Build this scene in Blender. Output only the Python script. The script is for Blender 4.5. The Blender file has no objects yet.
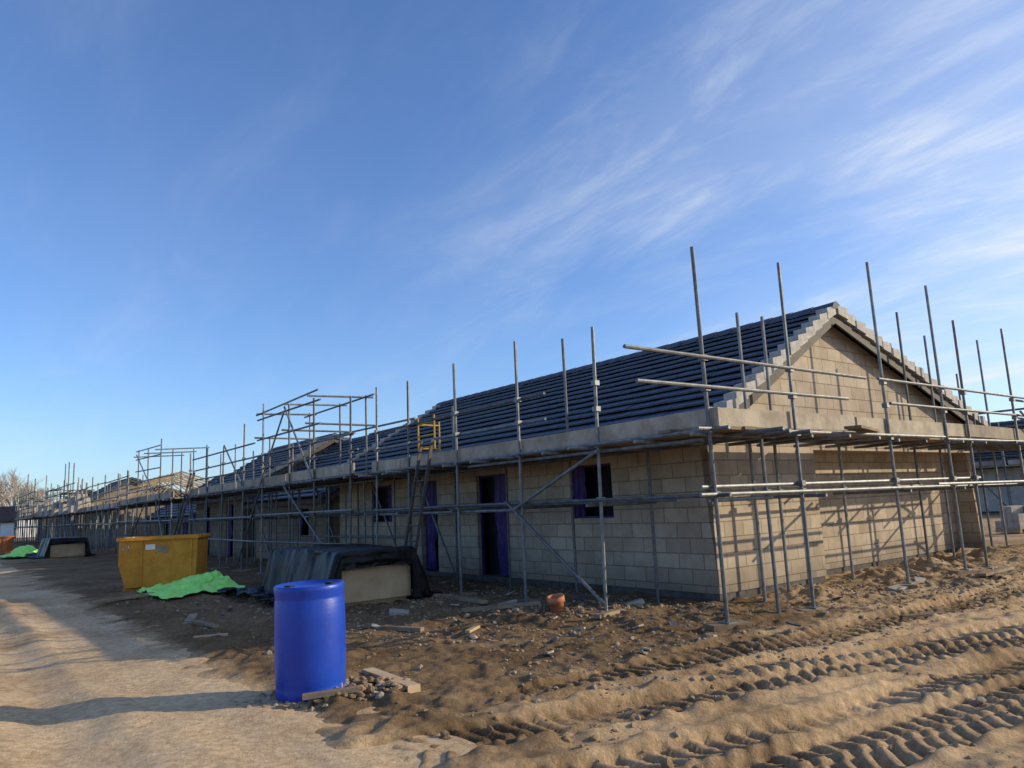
import bpy, bmesh, math, random
import numpy as np
from mathutils import Vector, Matrix, noise
random.seed(7)
scene=bpy.context.scene
COL=scene.collection
ANG=math.radians(38.0)
C=Vector((2.82,10.88,0)); G=Vector((math.cos(ANG),math.sin(ANG),0)); L=Vector((-math.sin(ANG),math.cos(ANG),0))
def W2(x,y,z=0): return C+G*x+L*y+Vector((0,0,z))
def sstep(a,b,v):
    t=min(1,max(0,(v-a)/(b-a))); return t*t*(3-2*t)

# ---------------------------------------------------------------- materials
def new_mat(name):
    m=bpy.data.materials.new(name); m.use_nodes=True
    nt=m.node_tree; b=nt.nodes['Principled BSDF']; return m,nt,b
def surf(name,c1,c2,rough=.8,scale=5.,metal=0.,bump=.2,bscale=40.,detail=6.,bdist=.01,stretch=(1,1,1),c3=None,spec=.3,vary=0.):
    m,nt,b=new_mat(name); N=nt.nodes; K=nt.links
    tc=N.new('ShaderNodeTexCoord'); mp=N.new('ShaderNodeMapping'); mp.inputs['Scale'].default_value=stretch
    K.new(tc.outputs['Object'],mp.inputs['Vector'])
    n=N.new('ShaderNodeTexNoise'); n.inputs['Scale'].default_value=scale; n.inputs['Detail'].default_value=detail; n.inputs['Roughness'].default_value=.65
    K.new(mp.outputs[0],n.inputs['Vector'])
    r=N.new('ShaderNodeValToRGB'); e=r.color_ramp.elements
    e[0].position=.35; e[0].color=(*c1,1); e[1].position=.65; e[1].color=(*c2,1)
    if c3: 
        x=r.color_ramp.elements.new(.78); x.color=(*c3,1)
    K.new(n.outputs['Fac'],r.inputs['Fac']); 
    out=r.outputs['Color']
    if vary:
        oi=N.new('ShaderNodeObjectInfo'); mr=N.new('ShaderNodeMapRange'); mr.inputs['To Min'].default_value=1-vary; mr.inputs['To Max'].default_value=1+vary*.5; K.new(oi.outputs['Random'],mr.inputs['Value'])
        hs=N.new('ShaderNodeHueSaturation'); K.new(mr.outputs[0],hs.inputs['Value']); K.new(out,hs.inputs['Color']); out=hs.outputs['Color']
    K.new(out,b.inputs['Base Color'])
    b.inputs['Roughness'].default_value=rough; b.inputs['Metallic'].default_value=metal
    b.inputs['Specular IOR Level'].default_value=spec
    n2=N.new('ShaderNodeTexNoise'); n2.inputs['Scale'].default_value=bscale; n2.inputs['Detail'].default_value=8
    K.new(mp.outputs[0],n2.inputs['Vector'])
    bp=N.new('ShaderNodeBump'); bp.inputs['Strength'].default_value=bump; bp.inputs['Distance'].default_value=bdist
    K.new(n2.outputs['Fac'],bp.inputs['Height']); K.new(bp.outputs[0],b.inputs['Normal'])
    return m
M={}
M['tube']=surf('galvanised_steel',(.12,.13,.135),(.25,.26,.265),.55,6,.45,.15,60,c3=(.18,.125,.08),vary=.4)
M['board']=surf('scaffold_board',(.19,.135,.085),(.35,.27,.18),.85,3,0,.4,30,vary=.35)
M['toe']=surf('toe_board_wood',(.25,.21,.16),(.42,.36,.28),.85,3,0,.4,30,vary=.35)
M['timber']=surf('fresh_timber',(.42,.29,.165),(.56,.42,.26),.75,2,0,.3,30,vary=.2)
M['tarp']=surf('black_polythene',(.005,.005,.006),(.009,.009,.011),.42,3,0,.45,5,bdist=.05,spec=.22)
M['green']=surf('green_netting',(.28,.80,.14),(.46,.93,.26),.6,6,0,.5,60)
M['purple']=surf('purple_membrane',(.028,.012,.11),(.055,.024,.18),.5,4,0,.4,9,bdist=.03)
M['blue']=surf('blue_plastic',(.008,.040,.33),(.012,.06,.42),.38,3,0,.12,40,c3=(.05,.09,.36),spec=.4)
M['bung']=surf('black_plastic',(.01,.01,.012),(.02,.02,.02),.4)
M['yellow']=surf('skip_paint',(.50,.205,.022),(.64,.30,.038),.65,4,0,.2,40,c3=(.25,.11,.04))
M['yellow2']=surf('yellow_gate_paint',(.42,.26,.03),(.52,.33,.05),.5)
M['white']=surf('white_render',(.60,.60,.58),(.75,.75,.73),.8,2)
M['pale']=surf('pale_render',(.42,.39,.34),(.55,.51,.45),.85,2)
M['label']=surf('white_sticker',(.7,.7,.7),(.8,.8,.8),.5)
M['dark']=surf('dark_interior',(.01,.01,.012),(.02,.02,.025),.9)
M['slab']=surf('plinth_concrete',(.05,.05,.05),(.11,.10,.09),.9,6)
M['tile']=surf('roof_tile',(.020,.036,.066),(.042,.066,.10),.48,9,0,.3,60,spec=.5)
M['slate']=surf('broken_tile_grey',(.05,.055,.07),(.10,.105,.12),.9,9,0,.3,60,spec=.1)
M['under']=surf('roof_batten_shadow',(.006,.008,.012),(.012,.014,.02),.9)
M['verge']=surf('verge_tile',(.28,.265,.245),(.46,.435,.40),.8,9,0,.3,50)
M['ridge']=surf('ridge_tile',(.05,.06,.08),(.10,.11,.13),.7,6,0,.3,50)
M['fascia']=surf('fascia_board',(.055,.05,.045),(.10,.085,.07),.7,6)
M['terra']=surf('terracotta',(.40,.15,.07),(.55,.22,.11),.7,8)
M['stone']=surf('rubble_stone',(.20,.16,.115),(.38,.32,.25),.9,5,0,.4,30,c3=(.5,.46,.40))
M['bark']=surf('bark',(.24,.20,.16),(.40,.34,.27),.9,8)
M['hedge']=surf('hedge_leaf',(.05,.05,.025),(.11,.10,.05),.9,.8)
M['greyroof']=surf('grey_roof_tile',(.045,.045,.05),(.075,.075,.08),.9,5,spec=.1)
M['orange']=surf('orange_board',(.28,.10,.03),(.40,.16,.05),.7,5)
M['grey']=surf('grey_block',(.30,.27,.23),(.45,.41,.35),.9,5)

def block_mat(name,k0):
    m,nt,b=new_mat(name); N=nt.nodes; K=nt.links
    tc=N.new('ShaderNodeTexCoord'); sp=N.new('ShaderNodeSeparateXYZ'); K.new(tc.outputs['Object'],sp.inputs[0])
    ad=N.new('ShaderNodeMath'); ad.operation='ADD'; K.new(sp.outputs[0],ad.inputs[0]); K.new(sp.outputs[1],ad.inputs[1])
    cb=N.new('ShaderNodeCombineXYZ'); K.new(ad.outputs[0],cb.inputs[0]); K.new(sp.outputs[2],cb.inputs[1])
    br=N.new('ShaderNodeTexBrick'); br.offset=.5
    for k,v in (('Scale',1),('Mortar Size',.009),('Mortar Smooth',.4),('Brick Width',.46),('Row Height',.225),('Bias',0)): br.inputs[k].default_value=v
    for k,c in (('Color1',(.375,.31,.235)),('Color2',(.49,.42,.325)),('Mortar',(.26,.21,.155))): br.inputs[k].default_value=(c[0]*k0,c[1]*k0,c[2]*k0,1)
    K.new(cb.outputs[0],br.inputs['Vector'])
    n=N.new('ShaderNodeTexNoise'); n.inputs['Scale'].default_value=2.2; n.inputs['Detail'].default_value=8; n.inputs['Roughness'].default_value=.7; K.new(tc.outputs['Object'],n.inputs['Vector'])
    r=N.new('ShaderNodeValToRGB'); r.color_ramp.elements[0].position=.3; r.color_ramp.elements[0].color=(.72,.70,.68,1); r.color_ramp.elements[1].position=.7; r.color_ramp.elements[1].color=(1.1,1.1,1.1,1); K.new(n.outputs['Fac'],r.inputs['Fac'])
    mx=N.new('ShaderNodeMix'); mx.data_type='RGBA'; mx.blend_type='MULTIPLY'; mx.inputs[0].default_value=1
    K.new(br.outputs['Color'],mx.inputs[6]); K.new(r.outputs['Color'],mx.inputs[7])
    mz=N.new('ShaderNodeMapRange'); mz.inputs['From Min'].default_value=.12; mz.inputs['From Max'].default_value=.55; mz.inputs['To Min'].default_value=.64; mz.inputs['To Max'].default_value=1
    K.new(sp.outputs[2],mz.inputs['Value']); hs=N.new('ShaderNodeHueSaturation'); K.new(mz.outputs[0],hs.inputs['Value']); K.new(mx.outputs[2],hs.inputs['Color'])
    K.new(hs.outputs['Color'],b.inputs['Base Color']); b.inputs['Roughness'].default_value=.92; b.inputs['Specular IOR Level'].default_value=.15
    n2=N.new('ShaderNodeTexNoise'); n2.inputs['Scale'].default_value=70; n2.inputs['Detail'].default_value=6; K.new(tc.outputs['Object'],n2.inputs['Vector'])
    mh=N.new('ShaderNodeMath'); mh.operation='MULTIPLY_ADD'; mh.inputs[1].default_value=-1.5; K.new(br.outputs['Fac'],mh.inputs[0]); K.new(n2.outputs['Fac'],mh.inputs[2])
    bp=N.new('ShaderNodeBump'); bp.inputs['Strength'].default_value=.7; bp.inputs['Distance'].default_value=.008; K.new(mh.outputs[0],bp.inputs['Height']); K.new(bp.outputs[0],b.inputs['Normal'])
    return m
M['block']=block_mat('buff_blockwork',1.0); M['block_shaded']=block_mat('shaded_buff_blockwork',.55)  # second one: same blocks, shade behind the scaffolding put into the colour

def soil_mat(name,cols,wet,peb=.56,damp_shade=False):
    m,nt,b=new_mat(name); N=nt.nodes; K=nt.links
    tc=N.new('ShaderNodeTexCoord')
    def nz(s,d=8,r=.65):
        n=N.new('ShaderNodeTexNoise'); n.inputs['Scale'].default_value=s; n.inputs['Detail'].default_value=d; n.inputs['Roughness'].default_value=r; K.new(tc.outputs['Object'],n.inputs['Vector']); return n
    a=nz(.55,10,.7); r=N.new('ShaderNodeValToRGB'); e=r.color_ramp.elements
    e[0].position=.34; e[0].color=(*cols[0],1); e[1].position=.62; e[1].color=(*cols[2],1); x=e.new(.47); x.color=(*cols[1],1)
    K.new(a.outputs['Fac'],r.inputs['Fac'])
    f=nz(14,10,.75); r2=N.new('ShaderNodeValToRGB'); r2.color_ramp.elements[0].position=.32; r2.color_ramp.elements[0].color=(.58,.54,.50,1); r2.color_ramp.elements[1].position=.68; r2.color_ramp.elements[1].color=(1.2,1.2,1.18,1); K.new(f.outputs['Fac'],r2.inputs['Fac'])
    mx=N.new('ShaderNodeMix'); mx.data_type='RGBA'; mx.blend_type='MULTIPLY'; mx.inputs[0].default_value=1; K.new(r.outputs['Color'],mx.inputs[6]); K.new(r2.outputs['Color'],mx.inputs[7])
    v=N.new('ShaderNodeTexVoronoi'); v.inputs['Scale'].default_value=22; K.new(tc.outputs['Object'],v.inputs['Vector'])
    vr=N.new('ShaderNodeValToRGB'); vr.color_ramp.elements[0].position=.10; vr.color_ramp.elements[0].color=(1,1,1,1); vr.color_ramp.elements[1].position=.2; vr.color_ramp.elements[1].color=(0,0,0,1); K.new(v.outputs['Distance'],vr.inputs['Fac'])
    pn=nz(3); pr=N.new('ShaderNodeMath'); pr.operation='GREATER_THAN'; pr.inputs[1].default_value=peb; K.new(pn.outputs['Fac'],pr.inputs[0])
    pm=N.new('ShaderNodeMath'); pm.operation='MULTIPLY'; K.new(vr.outputs['Color'],pm.inputs[0]); K.new(pr.outputs[0],pm.inputs[1])
    pm2=N.new('ShaderNodeMath'); pm2.operation='MULTIPLY'; pm2.inputs[1].default_value=.45; K.new(pm.outputs[0],pm2.inputs[0])
    src=mx.outputs[2]
    if damp_shade:  # darkens for moist soil and for shade painted into the colour
        at=N.new('ShaderNodeAttribute'); at.attribute_name='damp_shade'
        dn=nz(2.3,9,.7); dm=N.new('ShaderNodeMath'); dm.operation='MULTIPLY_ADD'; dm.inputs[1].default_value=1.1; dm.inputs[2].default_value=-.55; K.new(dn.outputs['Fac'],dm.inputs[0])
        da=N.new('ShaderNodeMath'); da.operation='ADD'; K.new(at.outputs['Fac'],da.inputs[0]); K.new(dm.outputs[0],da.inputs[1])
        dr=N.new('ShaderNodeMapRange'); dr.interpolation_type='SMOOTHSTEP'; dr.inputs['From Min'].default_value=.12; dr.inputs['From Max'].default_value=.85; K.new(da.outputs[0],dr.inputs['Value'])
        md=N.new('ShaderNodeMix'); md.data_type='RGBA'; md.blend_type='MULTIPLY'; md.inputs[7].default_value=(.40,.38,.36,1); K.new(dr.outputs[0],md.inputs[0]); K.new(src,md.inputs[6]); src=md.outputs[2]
    m2=N.new('ShaderNodeMix'); m2.data_type='RGBA'; m2.inputs[7].default_value=(.50,.42,.31,1); K.new(pm2.outputs[0],m2.inputs[0]); K.new(src,m2.inputs[6])
    K.new(m2.outputs[2],b.inputs['Base Color']); b.inputs['Roughness'].default_value=.95; b.inputs['Specular IOR Level'].default_value=.12
    g1=nz(9,12,.75); g2=nz(45,8,.7)
    s=N.new('ShaderNodeMath'); s.operation='MULTIPLY_ADD'; s.inputs[1].default_value=.4; K.new(g2.outputs['Fac'],s.inputs[0]); K.new(g1.outputs['Fac'],s.inputs[2])
    s2=N.new('ShaderNodeMath'); s2.operation='MULTIPLY_ADD'; s2.inputs[1].default_value=.25; K.new(pm.outputs[0],s2.inputs[0]); K.new(s.outputs[0],s2.inputs[2])
    bp=N.new('ShaderNodeBump'); bp.inputs['Strength'].default_value=wet; bp.inputs['Distance'].default_value=.05; K.new(s2.outputs[0],bp.inputs['Height']); K.new(bp.outputs[0],b.inputs['Normal'])
    return m
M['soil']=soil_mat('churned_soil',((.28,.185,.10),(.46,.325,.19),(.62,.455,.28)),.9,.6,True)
M['clod']=soil_mat('soil_clod',((.22,.15,.09),(.36,.25,.15),(.50,.365,.23)),.9,.9)
M['road']=soil_mat('compacted_haul_road',((.39,.265,.15),(.56,.41,.25),(.67,.51,.33)),.6,.6)

# ---------------------------------------------------------------- helpers
def root(name,label,cat,loc,rot=ANG,group=None):
    o=bpy.data.objects.new(name,None); o.empty_display_size=.2; COL.objects.link(o); o.location=loc; o.rotation_euler=(0,0,rot)
    o['label']=label; o['category']=cat
    if group: o['group']=group
    return o
def mk(name,bm,mat,parent=None,loc=(0,0,0),rot=None,smooth=False,label=None,cat=None,kind=None):
    bmesh.ops.recalc_face_normals(bm,faces=bm.faces)
    me=bpy.data.meshes.new(name); bm.to_mesh(me); bm.free()
    if smooth:
        for p in me.polygons: p.use_smooth=True
    me.materials.append(M[mat] if isinstance(mat,str) else mat)
    o=bpy.data.objects.new(name,me); COL.objects.link(o); o.location=loc
    if rot is not None: o.rotation_euler=rot
    if parent: o.parent=parent
    if label: o['label']=label
    if cat: o['category']=cat
    if kind: o['kind']=kind
    return o
def box(bm,a,b,mtx=None):
    vs=[]
    for z in (a[2],b[2]):
        for (x,y) in ((a[0],a[1]),(b[0],a[1]),(b[0],b[1]),(a[0],b[1])):
            p=Vector((x,y,z)); vs.append(bm.verts.new(mtx@p if mtx else p))
    for f in ((3,2,1,0),(4,5,6,7),(0,1,5,4),(1,2,6,5),(2,3,7,6),(3,0,4,7)): bm.faces.new([vs[i] for i in f])
def tube(bm,p0,p1,r,seg=8,r1=None):
    p0=Vector(p0);p1=Vector(p1); d=(p1-p0); 
    if d.length<1e-6: return
    q=d.to_track_quat('Z','Y').to_matrix(); r1=r if r1 is None else r1
    A=[];B=[]
    for i in range(seg):
        a=2*math.pi*i/seg; v=Vector((math.cos(a),math.sin(a),0)); A.append(bm.verts.new(p0+q@(v*r))); B.append(bm.verts.new(p1+q@(v*r1)))
    for i in range(seg): bm.faces.new((A[i],A[(i+1)%seg],B[(i+1)%seg],B[i]))
    bm.faces.new(A[::-1]); bm.faces.new(B)
def obox(bm,p0,p1,w,h):
    p0=Vector(p0);p1=Vector(p1); d=p1-p0; q=d.to_track_quat('Y','Z').to_matrix().to_4x4()
    box(bm,(-w/2,0,-h/2),(w/2,d.length,h/2),Matrix.Translation(p0)@q)
def pole(parent,name,p0,p1,r=.0242,mat='tube',clamps=(),base=False):
    p0=Vector(p0);p1=Vector(p1); bm=bmesh.new(); d=p1-p0
    tube(bm,(0,0,0),d,r)
    for c in clamps:
        t=(c-p0.z)/max(d.z,.01)
        if 0<t<1:
            q=d*t; box(bm,(q.x-.04,q.y-.045,q.z-.035),(q.x+.045,q.y+.04,q.z+.035))
    if base: box(bm,(-.075,-.075,-.012),(.075,.075,0.0))
    return mk(name,bm,mat,parent,p0)

# ---------------------------------------------------------------- terrain
# parallel tyre ruts: (distance across the traffic direction, wobble, strength)
TA=math.radians(27); CT,ST=math.cos(TA),math.sin(TA)
TR=[((1.0,4.62),27,1.,1.),((0.5,5.55),26,.9,1.),((2.6,5.0),29,1.,1.),((2.2,6.35),25,1.,1.1),((1.6,7.2),29,.9,1.0),((3.6,7.3),24,1.,1.1),((3.2,8.3),31,.9,1.),((5.2,6.1),44,.8,.7),((4.6,9.1),36,.9,1.)]
TR=[(p,math.radians(a),k,h) for p,a,k,h in TR]
def road_h(g,l): 
    return .018*noise.noise(Vector((g*.5,l*.3,3)))+.016*noise.noise(Vector((g*3,l*2,1)))+.010*noise.noise(Vector((g*9,l*7,1)))+.022*noise.noise(Vector((g*3.0,l*.22,7)))-.045*math.exp(-((g+8.1)/.22)**2)-.045*math.exp(-((g+9.8)/.22)**2)+.02*math.exp(-((g+8.5)/.12)**2)+.02*math.exp(-((g+7.7)/.12)**2)
DAMP_SHADE=[0.]
MND=[(4.3,-2.2,.9,.12),(-2.8,1.2,.8,.08),(8,-2.5,1.3,.14),(-2.6,3.4,.9,.08),(9.5,-3.6,1.6,.14),(1.2,-.75,.7,.10),(3.6,-.6,.8,.16),(5.4,-.5,.9,.2),(7.6,-.6,1.0,.22),(9.2,-.9,.9,.2),(-.9,-.7,.6,.08)]
def gh(x,y):
    dx=x-C.x;dy=y-C.y; g=dx*G.x+dy*G.y; l=dx*L.x+dy*L.y
    d=math.hypot(x,y); fade=1/(1+(d/60)**2)
    e=noise.noise(Vector((x*.7,y*.7,9)))*.35+noise.noise(Vector((x*3,y*3,4)))*.2
    onr=sstep(-7.0,-6.4,g+e)
    if g<-13.5: onr=min(1,(-13.5-g)/1.)
    v=Vector((x,y,0))
    f1=noise.fractal(v*.45,1,2,3); f2=noise.fractal(v*1.8+Vector((7,3,1)),.9,2,4); f3=noise.noise(v*7); f4=noise.noise(v*17); f5=noise.noise(v*11+Vector((3,3,3)))
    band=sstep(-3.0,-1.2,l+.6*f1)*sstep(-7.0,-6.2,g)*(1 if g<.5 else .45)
    verge=math.exp(-((g+6.0+e)/.55)**2)
    rough=.045*f1+(.030+.012*band)*f2+(.016+.01*band)*f3*(.5+abs(f2))+.008*f4+(.012+.008*band)*max(0,f5)
    rough+=(.024+.018*band)*max(0,noise.noise(v*4.2+Vector((2,2,2))))-.02*max(0,noise.noise(v*3.3+Vector((8,2,5)))-.25)
    rough+=.05*verge*(.5+.8*abs(noise.noise(v*2.5))+.5*f3)
    damp_shade=max(.80*band,.7*verge*sstep(-5,-2.5,l))  # moist mud plus painted shade along the strip before the long wall
    for (mx,my,mr,mh) in MND:
        q=((g-mx)**2+(l-my)**2)/mr**2
        if q<4: rough+=mh*math.exp(-q*1.5)*(.8+.5*f2+.4*f3)
    if d<18 and l<-1.7:
        tt=x*CT+y*ST; nn=-x*ST+y*CT; amt=sstep(-1.7,-3.0,l)*sstep(-5.9,-4.9,g)
        r1=noise.noise(Vector((tt*.35,nn*2.6,4))); r2=noise.noise(Vector((tt*.5,nn*6.5,8)))
        rough+=amt*(.045*r1+.035*r2); damp_shade+=amt*max(0,-r1*.4-r2*.3)
        brk=1.0+.7*noise.noise(v*.5+Vector((1,6,2)))
        for i,((px,py),a,lugk,hk) in enumerate(TR):
            ca=math.cos(a);sa=math.sin(a); t=(x-px)*ca+(y-py)*sa; n=-(x-px)*sa+(y-py)*ca+.008*t*t*(1 if i%2 else -1)+.08*noise.noise(Vector((t*.45,i*3.,0)))
            an=abs(n)/1.05
            st=sstep(-2.8,-1.2,t)*min(1,max(.65,brk))
            if an<.62 and st>0:
                inside=sstep(.31,.265,an)
                lug=((t+an*.5)/.165+(.5 if n>0 else 0)+.12*noise.noise(Vector((t*1.3,n*3,i))))%1.0
                lg=sstep(.05,.22,lug)*sstep(.78,.60,lug)*sstep(.0,.06,an+.02)
                pres=min(1,max(.1,.75+.9*noise.noise(Vector((t*.8,n*2,i*5.+.5)))))
                tr=inside*(-.075+.058*lg*pres*lugk+.008*f3+.006*f4)+.055*math.exp(-((an-.36)/.065)**2)*(.7+.8*noise.noise(v*5))
                w=sstep(.55,.36,an)*st
                rough=rough*(1-.6*w)+tr*st*hk
                damp_shade+=inside*st*hk*(.34-.30*lg)
    r=road_h(g,l)
    DAMP_SHADE[0]=min(1,damp_shade)*onr
    return (onr*(rough+.005)+(1-onr)*(r-.03))*(fade if d>60 else 1)
def axis(lo,hi,step,fine,far,gr):
    out=[]; 
    v=lo
    while v<hi: out.append(v); v+=fine if step(v) else fine*1.8
    s=fine*1.8
    v=hi
    while v<far: out.append(v); s*=gr; v+=s
    s=fine*1.8; v=lo; pre=[]
    while v>-far: 
        s*=gr; v-=s; pre.append(v)
    return pre[::-1]+out
xs=axis(-5.,8.5,lambda v:v>-1.2,.025,2500,1.08); ys=axis(3.0,16.,lambda v:v<9,.024,2500,1.08)
nx,ny=len(xs),len(ys); print('grid',nx,ny,nx*ny)
vs=[];dl=[]
for y in ys:
    for x in xs: vs.append((x,y,gh(x,y))); dl.append(DAMP_SHADE[0])
fs=[(j*nx+i,j*nx+i+1,(j+1)*nx+i+1,(j+1)*nx+i) for j in range(ny-1) for i in range(nx-1)]
me=bpy.data.meshes.new('ground'); me.from_pydata(vs,[],fs); me.polygons.foreach_set('use_smooth',[True]*len(fs)); me.materials.append(M['soil'])
at=me.attributes.new('damp_shade','FLOAT','POINT'); at.data.foreach_set('value',dl)
o=bpy.data.objects.new('ground',me); COL.objects.link(o); o['kind']='structure'; o['label']='churned tan building site soil with tyre tracks'
bm=bmesh.new(); ls=[-14+i*.1 for i in range(240)]; v=ls[-1]; s=.12
while v<260: s*=1.06; v+=s; ls.append(v)
gs=[-14+i*.08 for i in range(95)]+[-6.38+.08*i for i in range(5)]
grid=[[bm.verts.new(W2(g,l,road_h(g,l)-(.0 if g<-6.5 else .05*(g+6.5)))) for g in gs] for l in ls]
for j in range(len(ls)-1):
    for i in range(len(gs)-1): bm.faces.new((grid[j][i],grid[j][i+1],grid[j+1][i+1],grid[j+1][i]))
mk('road',bm,'road',smooth=True,kind='structure',label='compacted tan dirt haul road beside the houses')
def gl(x,y): 
    p=W2(x,y); return gh(p.x,p.y)

# ---------------------------------------------------------------- houses
Wd=9.4; ZB=.12; ZE=2.42; OV=.35; XR=3.6; ZA=4.70; ZER=2.74
def rz(x):
    if x<=XR: return ZE+(ZA-ZE)*(x+OV)/(XR+OV)
    return ZER+(ZA-ZER)*(Wd+OV-x)/(Wd+OV-XR)
def house(label,y0,Ln,ops,tiled=True,wallmat='block',roofmat='tile',loc=None,rot=ANG,tile=.3,recess=False,drop=0,dx=0,grp='terrace of new bungalows',frame='purple'):
    R=root('house',label,'house',(loc if loc is not None else W2(dx,y0))+Vector((0,0,-drop)),rot,grp)
    T=2.5; TR_=rz(Wd)-.09
    bm=bmesh.new()
    def quad(q): bm.faces.new([bm.verts.new(p) for p in q])
    def wall_long(x,ops,T):
        ysp=sorted(set([0,Ln]+[o[0] for o in ops]+[o[1] for o in ops])); zsp=sorted(set([ZB,T]+[o[2] for o in ops]+[o[3] for o in ops]))
        for a,b in zip(ysp,ysp[1:]):
            for c,d in zip(zsp,zsp[1:]):
                m=((a+b)/2,(c+d)/2)
                if any(o[0]<m[0]<o[1] and o[2]<m[1]<o[3] for o in ops): continue
                q=[(x,a,c),(x,b,c),(x,b,d),(x,a,d)]
                if x==0: q=q[::-1]
                quad(q)
    wall_long(0,ops,T); wall_long(Wd,[],TR_ if tiled else T)
    top=[(Wd,TR_),(XR,ZA-.09),(0,T)] if tiled else [(Wd,T),(0,T)]
    quad([(x,Ln,z) for x,z in ([(0,ZB),(Wd,ZB)]+top)][::-1])
    if recess:
        rc=.5; xb=2.85; zt=2.2
        quad([(0,0,ZB),(xb,0,ZB),(xb,0,zt),(0,0,zt)])
        quad([(x,0,z) for x,z in ([(0,zt),(xb,zt),(Wd,zt)]+top)])
        quad([(xb,0,ZB),(xb,rc,ZB),(xb,rc,zt),(xb,0,zt)])
        quad([(xb,rc,ZB),(Wd,rc,ZB),(Wd,rc,zt),(xb,rc,zt)])
        quad([(xb,0,zt),(xb,rc,zt),(Wd,rc,zt),(Wd,0,zt)])
    else: quad([(x,0,z) for x,z in ([(0,ZB),(Wd,ZB)]+top)])
    bmesh.ops.remove_doubles(bm,verts=bm.verts,dist=.001)
    me=bpy.data.meshes.new('wall'); bm.to_mesh(me); bm.free(); me.materials.append(M[wallmat])
    w=bpy.data.objects.new('wall',me); COL.objects.link(w); w.parent=R
    sd=w.modifiers.new('thick','SOLIDIFY'); sd.thickness=.14; sd.offset=-1
    bm=bmesh.new(); y_=.52 if recess else .02; box(bm,(.02,y_,-.35),(Wd-.02,Ln-.02,ZB-.002))
    mk('plinth',bm,'slab',R)
    if recess:
        bm=bmesh.new(); box(bm,(.02,.02,-.35),(2.83,.518,ZB-.002)); mk('plinth',bm,'slab',R)
    for oi,o in enumerate(ops):
        nm='door' if o[2]<.3 else 'window'
        bm=bmesh.new(); t_=.04
        box(bm,(.08,o[0],o[2]),(.13,o[0]+t_,o[3])); box(bm,(.08,o[1]-t_,o[2]),(.13,o[1],o[3])); box(bm,(.08,o[0]+t_,o[3]-t_),(.13,o[1]-t_,o[3]))
        if nm=='window': box(bm,(.08,o[0]+t_,o[2]),(.13,o[1]-t_,o[2]+.03))
        d=mk(nm,bm,frame,R)
        a,b=o[0]+t_,o[1]-t_
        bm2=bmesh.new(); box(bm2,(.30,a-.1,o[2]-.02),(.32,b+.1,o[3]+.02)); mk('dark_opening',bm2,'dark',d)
        # loose membrane hanging at one side of the opening
        wdt=(b-a)*((.62,.50,.9,.45)[oi%4] if nm=='door' else (.34,.28,.3,.3)[oi%4])
        left=(oi%2==0) 
        n=18;k=14; bm=bmesh.new(); gr=[]
        for j in range(k+1):
            zz_=o[2]+.03+(o[3]-o[2]-.05)*j/k; row=[]
            wj=wdt*(.80+.20*j/k+.12*noise.noise(Vector((oi*3.,j*.35,y0))))
            for i in range(n+1):
                q=i/n; yy=(b-wj*q) if left else (a+wj*q)
                row.append(bm.verts.new((.07+.035*math.sin(q*16+.5*noise.noise(Vector((q*2,j*.4,1)))*4)*(1.1-.4*j/k)-.05*(1-j/k)*noise.noise(Vector((q*2,j*.2,oi))),yy,zz_)))
            gr.append(row)
        for j in range(k):
            for i in range(n): bm.faces.new((gr[j][i],gr[j][i+1],gr[j+1][i+1],gr[j+1][i]))
        mk('membrane_sheet',bm,frame,d,smooth=True)
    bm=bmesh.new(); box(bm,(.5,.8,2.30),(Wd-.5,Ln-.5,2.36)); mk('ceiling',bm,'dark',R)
    if not tiled:
        y=.4
        while y<Ln:
            bm=bmesh.new()
            obox(bm,(-.3,y,T+.05),(Wd+.3,y,T+.05),.04,.1); obox(bm,(-.3,y,T+.05),(XR,y,ZA-.1),.04,.1); obox(bm,(Wd+.3,y,T+.08),(XR,y,ZA-.1),.04,.1); obox(bm,(2,y,T+.1),(XR,y,ZA-.2),.04,.08); obox(bm,(6,y,T+.1),(XR,y,ZA-.2),.04,.08)
            mk('roof_truss',bm,'board',R); y+=1.2
            if y>Ln*.55: break
        return R
    bm=bmesh.new()
    rnd=random.Random(int(y0*10)+3)
    nt=int((Ln+.3)/tile); ya=-.28
    for side in (0,1):
        span=(XR+OV) if side==0 else (Wd+OV-XR); ncr=15 if side==0 else 20
        def P(u,y,h):
            x=-OV+u if side==0 else Wd+OV-u
            z=(ZE if side==0 else ZER)+u*((ZA-ZE) if side==0 else (ZA-ZER))/span+h
            return (x,y,z)
        for c in range(ncr):
            u0=span*c/ncr; u1=span*(c+1)/ncr; js=rnd.uniform(-.003,.003)
            for t in range(nt):
                yy=ya+t*(Ln+.56)/nt; y2=yy+(Ln+.56)/nt-.005
                j=js+rnd.uniform(-.004,.005)
                V=[bm.verts.new(p) for p in (P(u0-.045,yy,.095+j),P(u0-.045,y2,.095+j),P(u1,y2,.020+j),P(u1,yy,.020+j))]
                lo=[bm.verts.new(p) for p in (P(u0-.04,yy,.060+j),P(u0-.04,y2,.060+j),P(u0+.10,y2,.02),P(u0+.10,yy,.02))]
                bm.faces.new(V); bm.faces.new((lo[0],lo[1],V[1],V[0])); bm.faces.new((lo[3],lo[2],lo[1],lo[0]))
                if t==0: bm.faces.new((V[0],V[3],lo[3],lo[0]))
    rf=mk('roof',bm,roofmat,R)
    bm=bmesh.new()
    a=[(-OV,ZE),(XR,ZA),(Wd+OV,ZER)]
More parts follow.
